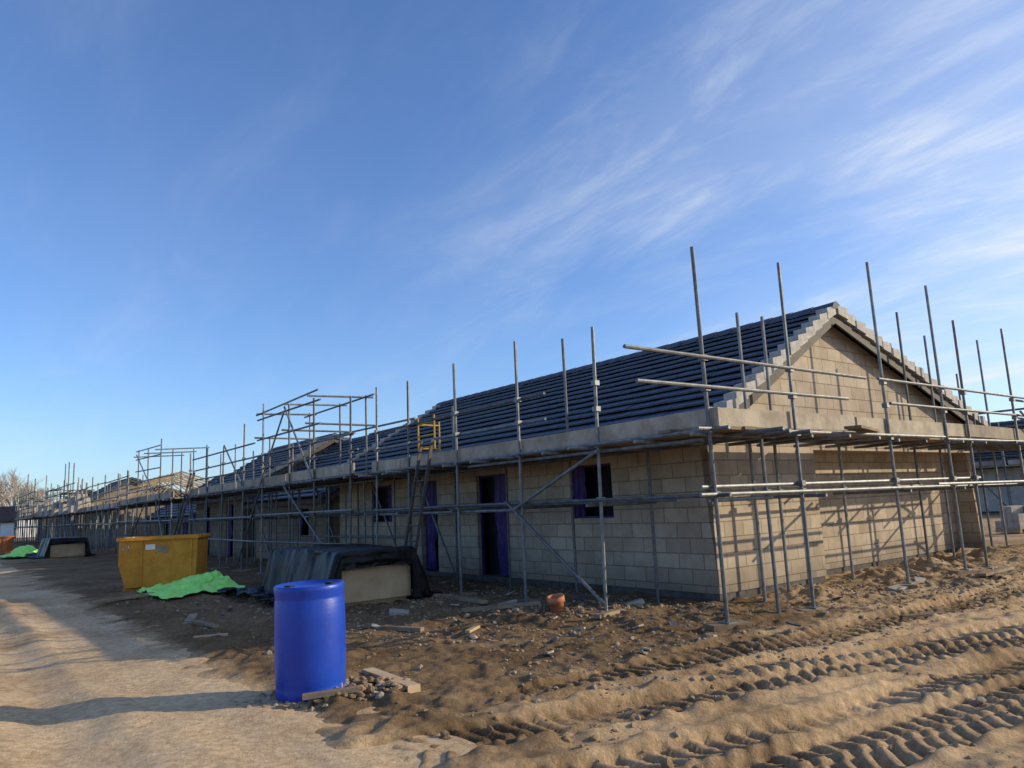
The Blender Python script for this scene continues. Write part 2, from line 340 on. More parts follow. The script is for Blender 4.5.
    for (p,q) in ((a[0],a[1]),(a[1],a[2])):
        f=[(p[0],-.25,p[1]),(q[0],-.25,q[1]),(q[0],Ln+.25,q[1]),(p[0],Ln+.25,p[1])]
        g=[(x,y,z-.04) for x,y,z in f]
        F=[bm.verts.new(p) for p in f]; Gv=[bm.verts.new(p) for p in g]
        bm.faces.new(F); bm.faces.new(Gv[::-1])
        for i in range(4): bm.faces.new((F[i],Gv[i],Gv[(i+1)%4],F[(i+1)%4]))
    mk('roof_underlay',bm,'under',rf)
    bm=bmesh.new(); y=-.32; zr=ZA+.05
    while y<Ln+.3:
        pr=[(-.16,-.07),(-.09,.03),(0,.075),(.09,.03),(.16,-.055)]
        A=[bm.verts.new((XR+px*1.05,y,zr+pz+.014)) for px,pz in pr]; B=[bm.verts.new((XR+px,y+.44,zr+pz)) for px,pz in pr]
        for i in range(4): bm.faces.new((A[i],A[i+1],B[i+1],B[i]))
        bm.faces.new(A[::-1])
        y+=.43
    mk('ridge_tiles',bm,'ridge',rf)
    for ye,sg in ((-.29,-1),(Ln+.29,1)):
        for side in (0,1):
            bm=bmesh.new()
            span=(XR+OV) if side==0 else (Wd+OV-XR); ncr=15 if side==0 else 20
            def P(u,y,h):
                x=-OV+u if side==0 else Wd+OV-u
                return Vector((x,y,(ZE if side==0 else ZER)+u*((ZA-ZE) if side==0 else (ZA-ZER))/span+h))
            for c in range(ncr):
                u0=span*c/ncr-.06;u1=span*(c+1)/ncr-.035
                yi=ye-sg*.20; yo=ye+sg*rnd.uniform(.01,.035)
                pts=[P(u0,yo,.165),P(u1,yo,.07),P(u1,yo,-.08),P(u0,yo,-.045)]
                A=[bm.verts.new(p) for p in pts]; B=[bm.verts.new((p.x,yi,p.z)) for p in pts]
                bm.faces.new(A); bm.faces.new(B[::-1])
                for i in range(4): bm.faces.new((A[i],B[i],B[(i+1)%4],A[(i+1)%4]))
            mk('verge_tiles',bm,'verge' if wallmat=='block' else roofmat,rf)
            bm=bmesh.new(); yb=-.235 if sg<0 else Ln+.235
            p0=(-OV+.05 if side==0 else Wd+OV-.05,yb,(ZE if side==0 else ZER)-.15); p1=(XR,yb,ZA-.165)
            obox(bm,p0,p1,.035,.15); mk('bargeboard',bm,'fascia',rf)
    for x,ze in ((-OV+.03,ZE),(Wd+OV-.03,ZER)):
        bm=bmesh.new(); box(bm,(x-.012,-.2,ze-.19),(x+.012,Ln+.2,ze-.02)); mk('fascia',bm,'fascia',rf)
    return R
DZ=(ZB,2.13)
ops1=[(2.0,3.05,1.22,2.13),(4.9,5.95,*DZ),(7.5,8.15,*DZ),(9.6,10.7,1.22,2.13)]
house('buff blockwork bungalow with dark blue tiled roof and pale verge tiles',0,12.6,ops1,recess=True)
ops2=[(1.6,2.6,1.22,2.13),(8.0,8.9,*DZ),(10.6,11.5,*DZ)]
ops3=[(2,3,*DZ),(6,7,1.22,2.13)]
house('shade-darkened blockwork bungalow with dark tiled roof behind scaffolding',14.4,6.6,ops2[:1],drop=.42,dx=.5,wallmat='block_shaded')
house('shade-darkened blockwork bungalow with dark tiled roof behind scaffolding',21.6,6.2,[(1.,1.9,*DZ),(4,4.9,*DZ)],drop=.1,dx=.2,wallmat='block_shaded')
house('shade-darkened blockwork bungalow with dark tiled roof behind scaffolding',31.0,9.5,ops3,tile=.6,drop=.75,dx=1.2,wallmat='block_shaded')
house('unroofed blockwork bungalow shell with timber trusses behind scaffolding',44,14,ops3,tiled=False,wallmat='block_shaded')
house('shade-darkened blockwork bungalow with dark tiled roof behind scaffolding',60,8,ops3,tile=.9,drop=-.3,wallmat='block_shaded')
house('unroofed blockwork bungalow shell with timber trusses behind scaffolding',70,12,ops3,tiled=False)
house('shade-darkened blockwork bungalow with dark tiled roof behind scaffolding',84,5,ops3[:1],tile=.9,drop=-.4,wallmat='block_shaded')
house('white rendered bungalow with dark grey tiled roof',128,14,[(3,4.2,1.1,2.1),(7,8,*DZ)],wallmat='white',roofmat='greyroof',tile=.9,loc=Vector((-70.5,110,0)),rot=math.radians(75),frame='dark')
house('white rendered bungalow with dark grey tiled roof',129,10,[(3,4.2,1.1,2.1)],wallmat='white',roofmat='greyroof',tile=.9,loc=Vector((-67.5,101,0)),rot=math.radians(30),frame='dark')
NR=math.radians(50); NO=Vector((42,23,0)); NX=Vector((math.cos(NR),math.sin(NR),0)); NY=Vector((-math.sin(NR),math.cos(NR),0))
house('pale walled neighbouring bungalow with grey tiled roof',0,27,[(16.5,18,1.1,2.1),(20,20.9,*DZ),(24.6,25.6,1.1,2.1)],wallmat='pale',roofmat='greyroof',tile=.9,loc=NO,rot=NR,grp='neighbouring bungalows',frame='dark')

# ---------------------------------------------------------------- scaffold
XO,XI=-1.62,-.5
def sole(parent,x,y):
    bm=bmesh.new(); z=gl(x,y)-.01; a=random.uniform(-.5,.5)
    box(bm,(-.25,-.11,-.03),(.25,.11,.035),Matrix.Rotation(a,4,'Z')@Matrix.Rotation(random.uniform(-.06,.06),4,'X')); mk('sole_board',bm,'board',parent,(x,y-parent['yy'],z))
    return z+.047
def scaffold(label,ylist,ztop,x_out=XO,rails=(2.79,3.16),gable=False,y_off=0,innertall={},detail=True,r=.0242):
    R=root('scaffold',label,'scaffolding',W2(0,y_off),ANG,'tube scaffolding round the houses'); R['yy']=y_off
    yo=y_off
    for i,y in enumerate(ylist):
        zt=ztop(i,y)
        zb=sole(R,x_out,y) if detail else gl(x_out,y)
        pole(R,'standard',(x_out,y-yo,zb),(x_out+random.uniform(-.05,.05),y-yo+random.uniform(-.06,.06),zt),r=r,clamps=(1.52,2.28,2.79,3.16),base=True)
        zi=innertall.get(i,2.45+random.uniform(0,.12)); xi=XI
        zb=gl(xi,y)
        pole(R,'inner_standard',(xi,y-yo+.06,zb),(xi+random.uniform(-.02,.02),y-yo+.06,zi),r=r,clamps=(1.52,2.28),base=True)
        pole(R,'transom',(x_out-random.uniform(.1,.5),y-yo+.055,2.235),(-.22,y-yo+.055,2.235))
        pole(R,'transom',(x_out-random.uniform(.05,.3),y-yo+.055,1.45),(-.4,y-yo+.055,1.45))
        if i<len(ylist)-1 and detail:
            ym=(y+ylist[i+1])/2; pole(R,'transom',(x_out-random.uniform(.1,.5),ym-yo,2.235),(-.25,ym-yo,2.235))
    a,b=ylist[0]-yo,ylist[-1]-yo
    def led(x,z,a,b,nm='ledger'):
        y=a-random.uniform(.1,.35)
        while y<b:
            e=min(b+random.uniform(.15,.4),y+6.3); pole(R,nm,(x,y,z+random.uniform(-.03,.03)),(x,e,z+random.uniform(-.03,.03)),r=r); y+=6.1
            if b-y<.6: break
    led(x_out-.05,1.52,a,b); led(x_out-.05,2.285,a,b); led(XI-.05,2.285,max(a,.3) if gable else a,b); led(XI-.05,1.5,max(a,.3) if gable else a,b)
    for z in rails: led(x_out+.05,z,a+(3.4 if gable else 0),b,'guard_rail')
    y=a-.2
    while y<b:
        e=min(y+3.9,b+.25)
        for k in range(7):
            x=x_out+.07+k*.232
            if x>XI+.0: break
            bm=bmesh.new(); dz=random.uniform(0,.006); box(bm,(x,y+random.uniform(-.1,.05),2.265+dz),(x+.222,e+random.uniform(-.05,.0),2.303+dz)); mk('platform_board',bm,'board',R)
        bm=bmesh.new(); t=random.uniform(-.015,.015)
        obox(bm,(x_out+.048,y+.02+random.uniform(0,.1),2.425+t),(x_out+.048,e-.01,2.425-t+random.uniform(-.01,.01)),.036,.225); mk('toe_board',bm,'toe',R)
        y+=3.9
    return R
yl=[-1.31+a for a in (0,1.97,3.71,5.5,7.25,8.6)]
tops={0:4.57}
S1=scaffold('galvanised tube scaffold with boarded platform around a bungalow gable',yl,lambda i,y:tops.get(i,4.02+random.uniform(-.05,.1)),innertall={2:4.3,4:3.6},gable=True)
YG=-1.31
gx=[XO+b for b in (1.82,4.47,6.55,7.45,9.8)]; gz=[4.67,5.14,5.07,4.52,4.63]
for x,z in zip(gx,gz):
    zb=sole(S1,x,YG); lean=random.uniform(-.03,.03)
    pole(S1,'standard',(x,YG,zb),(x+lean,YG+random.uniform(-.03,.03),z),clamps=(1.52,1.62,2.28,2.79,3.16),base=True)
for x,z in ((.45,4.2),(1.06,4.22),(2.9,2.45),(5.64,4.87),(6.73,4.52),(8.6,3.0),(9.4,4.7)):
    pole(S1,'inner_standard',(x,-.42,gl(x,-.42)),(x+random.uniform(-.03,.03),-.42,z),clamps=(1.52,2.28),base=True)
for x in (.2,.9,1.9,2.85,3.8,4.9,5.9,6.7,7.6,8.4,9.3,10.0):
    pole(S1,'transom',(x+.055,YG-random.uniform(.1,.6),2.235),(x+.055,-.2,2.235))
for x in (.25,2.9,4.95,8.2): pole(S1,'transom',(x+.055,YG-random.uniform(.1,.3),1.45),(x+.055,-.22,1.45))
for z,a,b,yy,nm in ((1.52,XO-.35,4.6,YG-.05,'ledger'),(1.535,4.2,10.4,YG-.05,'ledger'),(1.61,XO-.2,6.2,YG+.05,'ledger'),(2.29,XO-.3,4.7,YG-.05,'ledger'),(2.29,4.8,10.4,YG-.05,'ledger'),
    (2.29,.3,5.5,-.47,'ledger'),(2.29,5.3,10.3,-.47,'ledger'),(1.5,.3,5.5,-.47,'ledger'),(1.5,5.3,10.3,-.47,'ledger'),
    (3.16,-3.06,2.2,YG-.05,'guard_rail'),(2.79,-2.9,1.6,YG-.05,'guard_rail'),(3.19,2.6,9.0,YG-.05,'guard_rail'),(2.82,2.9,9.2,YG-.05,'guard_rail'),(3.17,8.4,12,YG+.05,'guard_rail'),(2.8,8.3,12,YG+.05,'guard_rail')):
    pole(S1,nm,(a,yy,z),(b,yy,z+random.uniform(-.04,.04)))
for (x,e) in ((XO+.02,1.9),(1.93,5.8),(5.83,9.0),(9.03,10.4)):
    for k in range(4):
        y=YG+.07+k*.232; bm=bmesh.new(); box(bm,(x+random.uniform(-.2,.06),y,2.31),(e-random.uniform(0,.05),y+.222,2.348)); mk('platform_board',bm,'board',S1)
    t=random.uniform(-.02,.02)
    bm=bmesh.new(); obox(bm,(x+.02,YG+.048,2.468+t),(e-.02,YG+.048,2.468-t),.036,.23); mk('toe_board',bm,'toe',S1)
bm=bmesh.new(); obox(bm,(4.4,YG+.09,2.40),(8.2,YG+.09,2.44),.036,.22); mk('toe_board',bm,'toe',S1)
bm=bmesh.new(); obox(bm,(1.2,YG-.28,2.37),(3.1,YG+.3,2.39),.225,.038); mk('platform_board',bm,'board',S1)
RX=10.75
for y in (YG,.6,2.4,4.2,6.0):
    pole(S1,'standard',(RX,y,gl(RX,y)),(RX,y,4.5 if y<0 else 4.2),clamps=(1.52,2.28),base=True)
for z in (1.52,2.28,2.8,3.17): pole(S1,'ledger',(RX+.05,YG-.3,z),(RX+.05,6.3,z))
for k in range(4):
    bm=bmesh.new(); box(bm,(Wd+.45+k*.232,-.3,2.31),(Wd+.45+k*.232+.222,6.2,2.348)); mk('platform_board',bm,'board',S1)
pole(S1,'brace',(XO-.1,yl[1]-.1,.12),(XO-.1,yl[3]-1.5,1.56)); pole(S1,'brace',(XO-.1,yl[3]-1.7,1.42),(XO-.1,yl[1]-.15,2.2))
pole(S1,'brace',(9.9,YG-.1,1.6),(12.3,YG-.1,.4)); pole(S1,'brace',(9.95,YG-.12,2.2),(8.2,YG-.12,2.9)); pole(S1,'brace',(XI-.1,yl[4],.2),(XI-.1,yl[5],2.2))
for x in (-1.3,-.9,-.5): pole(S1,'transom',(x,YG-.5-random.uniform(0,.3),2.23),(x,-.1,2.23))
pole(S1,'ledger',(XO+.1,yl[0]+.2,2.19),(XO+.1,yl[3]-.2,2.2)); pole(S1,'ledger',(-1.0,yl[1]+.2,2.19),(-1.0,yl[5]-.2,2.18)); pole(S1,'ledger',(XO+.06,yl[2],1.42),(XO+.06,yl[5]+.3,1.43))
o2=7.75
y2l=[o2,9.6,11.1,13.1,14.7,16.7,18.2,20.1]
S2=scaffold('tube scaffold with boarded platform and raised loading tower',y2l,lambda i,y:(4.5 if 1<=i<4 else 3.95)+random.uniform(-.3,.25),x_out=-2.0,y_off=o2,detail=True,innertall={4:3.6,5:4.0,6:3.7,7:4.1})
for y in (1.85,3.35,5.35):
    pole(S2,'tower_standard',(-.62,y+.1,2.3),(-.62,y+.1,4.35))
    pole(S2,'tower_transom',(-2.15,y+.05,4.25),(-.45,y+.05,4.3)); pole(S2,'tower_transom',(-2.2,y+.05,3.6),(-.4,y+.05,3.6))
for z in (3.55,4.1): pole(S2,'guard_rail',(-2.05,1.4,z),(-2.05,5.6,z))
pole(S2,'guard_rail',(-2.05,1.5,4.35),(-2.05,5.7,4.25)); pole(S2,'guard_rail',(-.67,1.4,4.3),(-.67,5.7,4.25)); pole(S2,'guard_rail',(-.6,-.4,3.5),(-.6,5.7,3.55))
for a_,b_ in (((-2.1,1.75,2.3),(-2.1,3.5,4.2)),((-2.1,5.25,2.3),(-2.1,3.5,4.1)),((-2.1,.1,.2),(-2.1,3.5,2.2)),((-2.1,7.0,.2),(-2.1,5.25,2.2)),((-.6,.2,.2),(-.6,1.75,2.2)),((-2.1,10.4,.2),(-2.1,12.2,2.2)),((-2.0,7.0,2.4),(-2.0,8.75,3.7)),((-.55,3.5,.3),(-.55,5.2,2.2)),((-.55,8.8,.3),(-.55,10.4,2.2))): pole(S2,'brace',a_,b_)
for k in range(6):
    pole(S2,'prop',(-1.2,.9+k*2.0,gl(-1.2,o2+.9+k*2.0)),(-1.2,.9+k*2.0+random.uniform(-.1,.1),2.2)); pole(S2,'inner_standard',(-.45,.9+k*1.9,gl(-.45,o2+.9+k*1.9)),(-.45,.9+k*1.9,2.4))
pole(S2,'ledger',(-2.1,-.2,.85),(-2.1,6,.85)); pole(S2,'ledger',(-2.1,5.5,.85),(-2.1,11.5,.9)); pole(S2,'ledger',(-.6,0,.9),(-.6,6,.9)); pole(S2,'ledger',(-1.2,0,2.18),(-1.2,6,2.18)); pole(S2,'ledger',(-1.2,6,2.18),(-1.2,12,2.18)); pole(S2,'guard_rail',(-2.06,5.8,3.5),(-2.06,12,3.5))
o4=21.9
y4l=[o4+k*1.9 for k in range(6)]
S4=scaffold('tube scaffold with stair tower rising above the platform',y4l,lambda i,y:(4.5 if 1<=i<=3 else 3.9)+random.uniform(-.2,.2),x_out=-2.2,y_off=o4,detail=False,innertall={0:3.9,1:4.3,3:4.3})
for z in (3.5,4.0,4.35): pole(S4,'guard_rail',(-2.25,1.6,z),(-2.25,6.0,z+.1))
for y in (1.9,3.8,5.7): pole(S4,'tower_transom',(-2.4,y,4.2),(-.4,y,4.3)); pole(S4,'tower_standard',(-.5,y,2.3),(-.5,y,4.4))
pole(S4,'brace',(-2.3,1.9,2.3),(-2.3,5.7,4.3)); pole(S4,'brace',(-2.3,7.6,.2),(-2.3,3.8,2.2)); pole(S4,'brace',(-2.3,0.1,.2),(-2.3,1.9,2.2))
pole(S4,'ledger',(-2.3,0,.9),(-2.3,6,.9)); pole(S4,'ledger',(-2.3,5.6,.9),(-2.3,9.9,.85))
for k in range(5): pole(S4,'prop',(-1.3,.9+k*1.9,0),(-1.3,.9+k*1.9,2.2))
o3=33.2
S3=scaffold('distant tube scaffold with boarded platform',[o3+k*2.0 for k in range(9)],lambda i,y:4.1+random.uniform(-.5,.9),y_off=o3,detail=False,innertall={1:3.9,3:4.4,4:4.2,6:3.8},rails=(2.79,3.16,3.7),r=.030)
pole(S3,'brace',(-1.7,4,.2),(-1.7,6,2.2)); pole(S3,'brace',(-1.7,12,2.3),(-1.7,14,4))
for k in range(7): pole(S3,'prop',(-1.1,1+k*2,0),(-1.1,1+k*2,2.2),r=.028)
o5=51
S5=scaffold('distant tube scaffold with boarded platform',[o5+k*2.0 for k in range(9)],lambda i,y:5.0+random.uniform(-.9,1.0),y_off=o5,detail=False,innertall={1:4.4,2:4.8,3:5.,5:4.6,7:5.2},rails=(2.79,3.16,3.8,4.3),r=.038)
o6=69
S7=scaffold('distant tube scaffold with boarded platform',[o6+k*2.2 for k in range(9)],lambda i,y:5.2+random.uniform(-.9,1.3),y_off=o6,detail=False,innertall={1:4.4,3:5.,5:4.6,7:5.2,8:5},rails=(2.79,3.16,3.9,4.5),r=.044,x_out=-2.2)
for S_ in (S5,S7):
    for k in range(4): pole(S_,'brace',(-1.75,k*4,2.3),(-1.75,k*4+2,4.4),r=.034); pole(S_,'brace',(-1.75,k*4+1,.2),(-1.75,k*4+3,2.2),r=.034); pole(S_,'transom',(-2.2,k*4+.1,3.8),(-.3,k*4+.1,3.8),r=.034)
    for (y_,z_) in ((3,3.75),(10,4.3)):
        for k in range(3):
            bm=bmesh.new(); box(bm,(-1.7+k*.25,y_,z_),(-1.48+k*.25,y_+3.6,z_+.04)); mk('upper_board',bm,'board',S_)
S6=root('scaffold','tube scaffold around a pale walled neighbouring house','scaffolding',NO+NY*15-NX*1.4,NR+math.pi/2,'tube scaffolding round the houses')
for k in range(9):
    pole(S6,'standard',(k*1.5,0,0),(k*1.5+.05,0,4.2+random.uniform(-.5,.5)),r=.03,base=True); pole(S6,'inner_standard',(k*1.5+.2,-1.0,0),(k*1.5+.2,-1.0,3.2+random.uniform(-.3,.9)),r=.03)
for z in (1.5,2.3,2.8,3.2): pole(S6,'ledger',(-.5,.05,z),(12.2,.05,z),r=.03)
for k in range(3):
    bm=bmesh.new(); box(bm,(k*3.9-.3,-1,2.33),(k*3.9+3.5,-.1,2.37)); mk('platform_board',bm,'board',S6)
    bm=bmesh.new(); box(bm,(k*3.9-.3,-.06,2.38),(k*3.9+3.5,-.02,2.6)); mk('toe_board',bm,'toe',S6)
for a_ in (4.5,7.5,9): pole(S6,'brace',(a_,.1,.1),(a_+1.5,.1,2.2),r=.03)
pole(S6,'brace',(8.5,.1,3.9),(11,.1,2.4),r=.03)
for (y,x,n) in ((47,-1.3,4),(50,-1.3,3),(54,-1.3,4),(58.5,-1.3,4),(63,-1.3,4),(67,-1.3,5),(72,-1.5,4),(78,-1.5,5),(84,-1.5,5)):
    bm=bmesh.new()
    for k in range(n):
        for j in range(3): box(bm,(-.5+.0+j*.3,k*.46,0),(-.5+.27+j*.3,k*.46+.44,random.choice((.45,.66,.88,1.1))))
    mk('block_stack',bm,'grey',None,W2(x,y,2.32),(0,0,ANG),label='stack of pale blocks on the scaffold platform',cat='block stack')['group']='blocks stacked on scaffolding'
for (X_,Y_,a_) in ((14.9,22.5,.3),):
    P=root('block_pallet','pallet of pale blocks standing on the soil','pallet',(X_,Y_,gh(X_,Y_)),a_,'pallets of blocks by the gable')
    bm=bmesh.new()
    for q in (-.5,0,.42): box(bm,(q,-.4,0),(q+.08,.4,.1))
    box(bm,(-.5,-.4,.102),(.5,.4,.12)); mk('pallet_base',bm,'timber',P)
    bm=bmesh.new()
    for i in range(2):
        for j in range(4):
            for k in range(random.choice((1,2,2,3))): box(bm,(-.48+i*.48,-.4+j*.2,.122+k*.216),(-.48+i*.48+.45,-.4+j*.2+.19,.122+k*.216+.21))
    mk('block_pack',bm,'grey',P)

R=root('ladder','weathered timber ladder leaning on the scaffold platform','ladder',W2(-2.05,4.75,0))
a=Vector((-.35,.1,0)); b=Vector((.22,.1,2.75))
for dy in (-.19,.19):
    bm=bmesh.new(); obox(bm,a+Vector((0,dy,0)),b+Vector((0,dy,0)),.03,.055); mk('stile',bm,'fascia',R)
for k in range(10):
    p=a.lerp(b,(k+.6)/10.4); pole(R,'rung',p+Vector((0,-.19,0)),p+Vector((0,.19,0)),.014,mat='fascia')
R=root('ladder_gate','small yellow steel ladder safety gate on scaffold platform','gate',W2(-1.45,5.2,2.33))
bm=bmesh.new()
for z in (.35,.58,.82): tube(bm,(0,0,z),(0,.6,z),.016)
for y in (0,.6): tube(bm,(0,y,.3),(0,y,.95),.018)
tube(bm,(-.0,.62,.35),(.5,.62,.35),.016); tube(bm,(-.0,.62,.82),(.5,.62,.82),.016); tube(bm,(.5,.62,.05),(.5,.62,.9),.018)
mk('gate_frame',bm,'yellow2',R)
R=root('access_ladder','dark ladder against the distant scaffold platform','ladder',W2(-2.75,18.6,0))
a=Vector((-.3,0,0)); b=Vector((.4,0,3.0))
for dy in (-.2,.2):
    bm=bmesh.new(); obox(bm,a+Vector((0,dy,0)),b+Vector((0,dy,0)),.03,.06); mk('stile',bm,'fascia',R)
for k in range(12): 
    p=a.lerp(b,(k+.6)/12.4); pole(R,'rung',p+Vector((0,-.2,0)),p+Vector((0,.2,0)),.014,mat='fascia')

# ---------------------------------------------------------------- drum
BX,BY=-1.81,6.56
R=root('plastic_drum','tall blue plastic drum standing on rubble beside the road','drum',(BX,BY,gh(BX,BY)-.02),.4); R.rotation_euler=(.012,-.015,.4)
prof=[(0,0),(.24,0),(.275,.012),(.286,.04),(.288,.10),(.284,.115),(.288,.13),(.293,.30),(.295,.48),(.293,.66),(.289,.80),(.284,.815),(.284,.83),(.288,.845),(.290,.875),(.294,.89),(.294,.918),(.287,.93),(.270,.932),(.266,.914),(0,.910)]
bm=bmesh.new(); SG=64; rings=[]
for r,z in prof:
    if r==0: rings.append([bm.verts.new((0,0,z))])
    else: rings.append([bm.verts.new((r*math.cos(2*math.pi*i/SG)*(1+.010*math.sin(3*2*math.pi*i/SG+z*4)),r*math.sin(2*math.pi*i/SG),z)) for i in range(SG)])
for A,B in zip(rings,rings[1:]):
    for i in range(SG):
        j=(i+1)%SG
        if len(A)==1: bm.faces.new((A[0],B[j],B[i]))
        elif len(B)==1: bm.faces.new((A[i],A[j],B[0]))
        else: bm.faces.new((A[i],A[j],B[j],B[i]))
d=mk('drum_body',bm,'blue',R,smooth=True)
for x in (-.17,.17):
    bm=bmesh.new(); tube(bm,(x,0,.908),(x,0,.930),.04,20); mk('bung',bm,'bung',R)
# ---------------------------------------------------------------- skip
p=W2(-4.75,11.4); R=root('waste_skip','ochre orange yellow steel waste skip standing on soil','skip',(p.x,p.y,gh(p.x,p.y)),math.radians(10)); R.scale=(.78,.78,.80)
bm=bmesh.new()
outer=[(-.85,.0),(.98,.0),(1.02,1.28),(-1.05,1.28),(-1.05,.62)]
for y in (-.65,.65):
    V=[bm.verts.new((x,y,z+.12)) for x,z in outer]; bm.faces.new(V)
for i in (0,1,3,4):
    (x0,z0),(x1,z1)=outer[i],outer[(i+1)%5]
    bm.faces.new([bm.verts.new(q) for q in ((x0,-.65,z0+.12),(x1,-.65,z1+.12),(x1,.65,z1+.12),(x0,.65,z0+.12))])
bmesh.ops.remove_doubles(bm,verts=bm.verts,dist=.001)
sk=mk('skip_body',bm,'yellow',R); md=sk.modifiers.new('t','SOLIDIFY'); md.thickness=.02
bm=bmesh.new(); zt=1.40
for a,b in (((-1.09,-.69,zt),(1.06,-.69,zt)),((-1.09,.69,zt),(1.06,.69,zt)),((-1.07,-.65,zt),(-1.07,.65,zt)),((1.04,-.65,zt),(1.04,.65,zt))): obox(bm,a,b,.07,.08)
mk('skip_rim',bm,'yellow',R)
for x in (-.45,.85):
    bm=bmesh.new(); box(bm,(x-.03,-.68,.14),(x+.03,-.655,1.35)); mk('skip_rib',bm,'yellow',R)
for y in (-.4,.4):
    bm=bmesh.new(); box(bm,(-.95,y-.1,0),(.95,y+.1,.115)); mk('fork_channel',bm,'yellow',R)
bm=bmesh.new(); box(bm,(-.35,-.665,1.1),(-.1,-.652,1.24)); mk('label_plate',bm,'label',R)
bm=bmesh.new()
for k in range(60):
    x,y=random.uniform(-.9,.9),random.uniform(-.55,.55); s_=random.uniform(.06,.16); box(bm,(-s_,-s_,-s_/2),(s_,s_,s_/2),Matrix.Translation((x,y,1.15+random.uniform(-.1,.12)))@Matrix.Rotation(random.uniform(0,3),4,'Z')@Matrix.Rotation(random.uniform(-.6,.6),4,'X'))
mk('skip_waste',bm,'stone',R)

# ---------------------------------------------------------------- covered timber stacks
def covered(y,x,ln,wd,labelt,labelc,tall=.62,seed=0,flap=.24):
    z0=gl(x,y)
    R=root('timber_stack',labelt,'timber stack',W2(x,y,z0))
    for q in (.15,ln/2,ln-.15):
        bm=bmesh.new(); box(bm,(-.05,q-.05,-.05),(wd,q+.05,.09)); mk('bearer',bm,'timber',R)
    bm=bmesh.new(); box(bm,(0,0,.092),(wd,ln,tall)); mk('timber_panel',bm,'timber',R)
    bm=bmesh.new(); box(bm,(.03,-.022,.06),(wd+.015,-.002,tall-.03)); mk('end_panel',bm,'timber',R)
    bm=bmesh.new(); nu,nv=120,170
    rn=[]
    def crease(P,k): 
        return abs(noise.noise(P*k+Vector((k,5,5))+.6*noise.noise_vector(P*k*.5)))
    for j in range(nv+1):
        row=[]
        for i in range(nu+1):
            u=-.62+(wd+1.1)*i/nu; v_=-.10+(ln+1.35)*j/nv
            dx=max(-u-.04,u-wd-.04,0); dy=max(v_-ln-.04,0)
            d=math.hypot(dx,dy); P=Vector((u,v_,seed)); far=sstep(ln*.62,ln+.2,v_)
            f=noise.fractal(P*1.2,1,2,4); c1=crease(P,1.3); c2=crease(P,3.1); c3=crease(P,6.5)
            top=tall+.30+.02*f-(.03+.08*far)*c1-(.03+.06*far)*c2-.02*c3
            edge=top-d*(3.6+1.2*noise.noise(P*1.1))-((.08+.1*far)*c1+(.06+.1*far)*c2+.04*c3)*min(1,d*4)
            g0=.04+(.12+.25*far)*c1*max(0,1-d*.7)+.08*c2+.04*c3
            z=max(edge,g0)
            uu=u
            if d>0: uu=u+(.12*noise.noise(P*1.9))+.04*noise.noise(P*6); v_+= .15*noise.noise(P*1.7+Vector((9,1,1)))
            row.append(bm.verts.new((uu,v_,z)))
        rn.append(row)
    for j in range(nv):
        for i in range(nu): bm.faces.new((rn[j][i],rn[j][i+1],rn[j+1][i+1],rn[j+1][i]))
    prev=rn[0]; 
    for k in range(1,9):
        cur=[]
        for i,vv in enumerate(rn[0]):
            u=vv.co.x; hang=flap+.08*noise.noise(Vector((u*2.0,3,seed)))+.03*noise.noise(Vector((u*7,3,seed))) if -.05<u<wd*.98 else .9
            z=max(vv.co.z-hang*k/8,.03); cur.append(bm.verts.new((u+.02*noise.noise(Vector((u*3,k*.5,3))),vv.co.y-.05-.04*noise.noise(Vector((u*3,k*.5,7)))-.015*noise.noise(Vector((u*8,k*.6,1))),z)))
        for i in range(nu): bm.faces.new((prev[i],prev[i+1],cur[i+1],cur[i]))
        prev=cur
    mk('tarpaulin',bm,'tarp',None,W2(x,y,z0),(0,0,ANG),smooth=True,label=labelc,cat='tarpaulin')['group']='black sheets over timber'
covered(4.35,-3.8,3.0,1.25,'stack of pale timber sheets on bearers under black polythene','black polythene sheet over boxy timber stack, bunched at one end',tall=.58,flap=.27)
covered(33.5,-4.6,3.4,1.4,'stack of timber under black sheet by the road','black sheet draped over distant timber stack',seed=4)

def cloth(name,label,x,y,su,sv,h,seed):
    bm=bmesh.new(); n=80; rows=[]
    for j in range(n+1):
        row=[]
        for i in range(n+1):
            u=(i/n-.5)*su; v_=(j/n-.5)*sv; P=Vector((u*1.9,v_*1.9,seed)); f=noise.fractal(P,1,2,5)
            e=1-max(abs(i/n-.5),abs(j/n-.5))*2; rr=math.exp(-((u-.2*su)**2+(v_-.1*sv)**2)/(.12*su*su))
            du=.28*noise.noise(P*.8+Vector((4,4,0)))+.1*noise.noise(P*2.5); dv=.3*noise.noise(P*.8+Vector((8,1,0)))+.1*noise.noise(P*2.4+Vector((1,7,0)))
            pw=W2(x+u+du,y+v_+dv); z=gh(pw.x,pw.y)+.05+h*rr+.14*abs(f)*min(1,e*3+.3)
            row.append(bm.verts.new((u+du,v_+dv,z)))
        rows.append(row)
    for j in range(n):
        for i in range(n): bm.faces.new((rows[j][i],rows[j][i+1],rows[j+1][i+1],rows[j+1][i]))
    o=mk(name,bm,'green',None,W2(x,y,0),(0,0,ANG),smooth=True,label=label,cat='netting'); o['group']='green debris netting'
cloth('debris_netting','crumpled bright green debris netting lying on soil',-4.6,9.7,1.6,2.2,.28,2)
cloth('debris_netting','bright green netting heaped beside the distant timber stack',-5.4,38.2,1.6,2.6,.5,5)
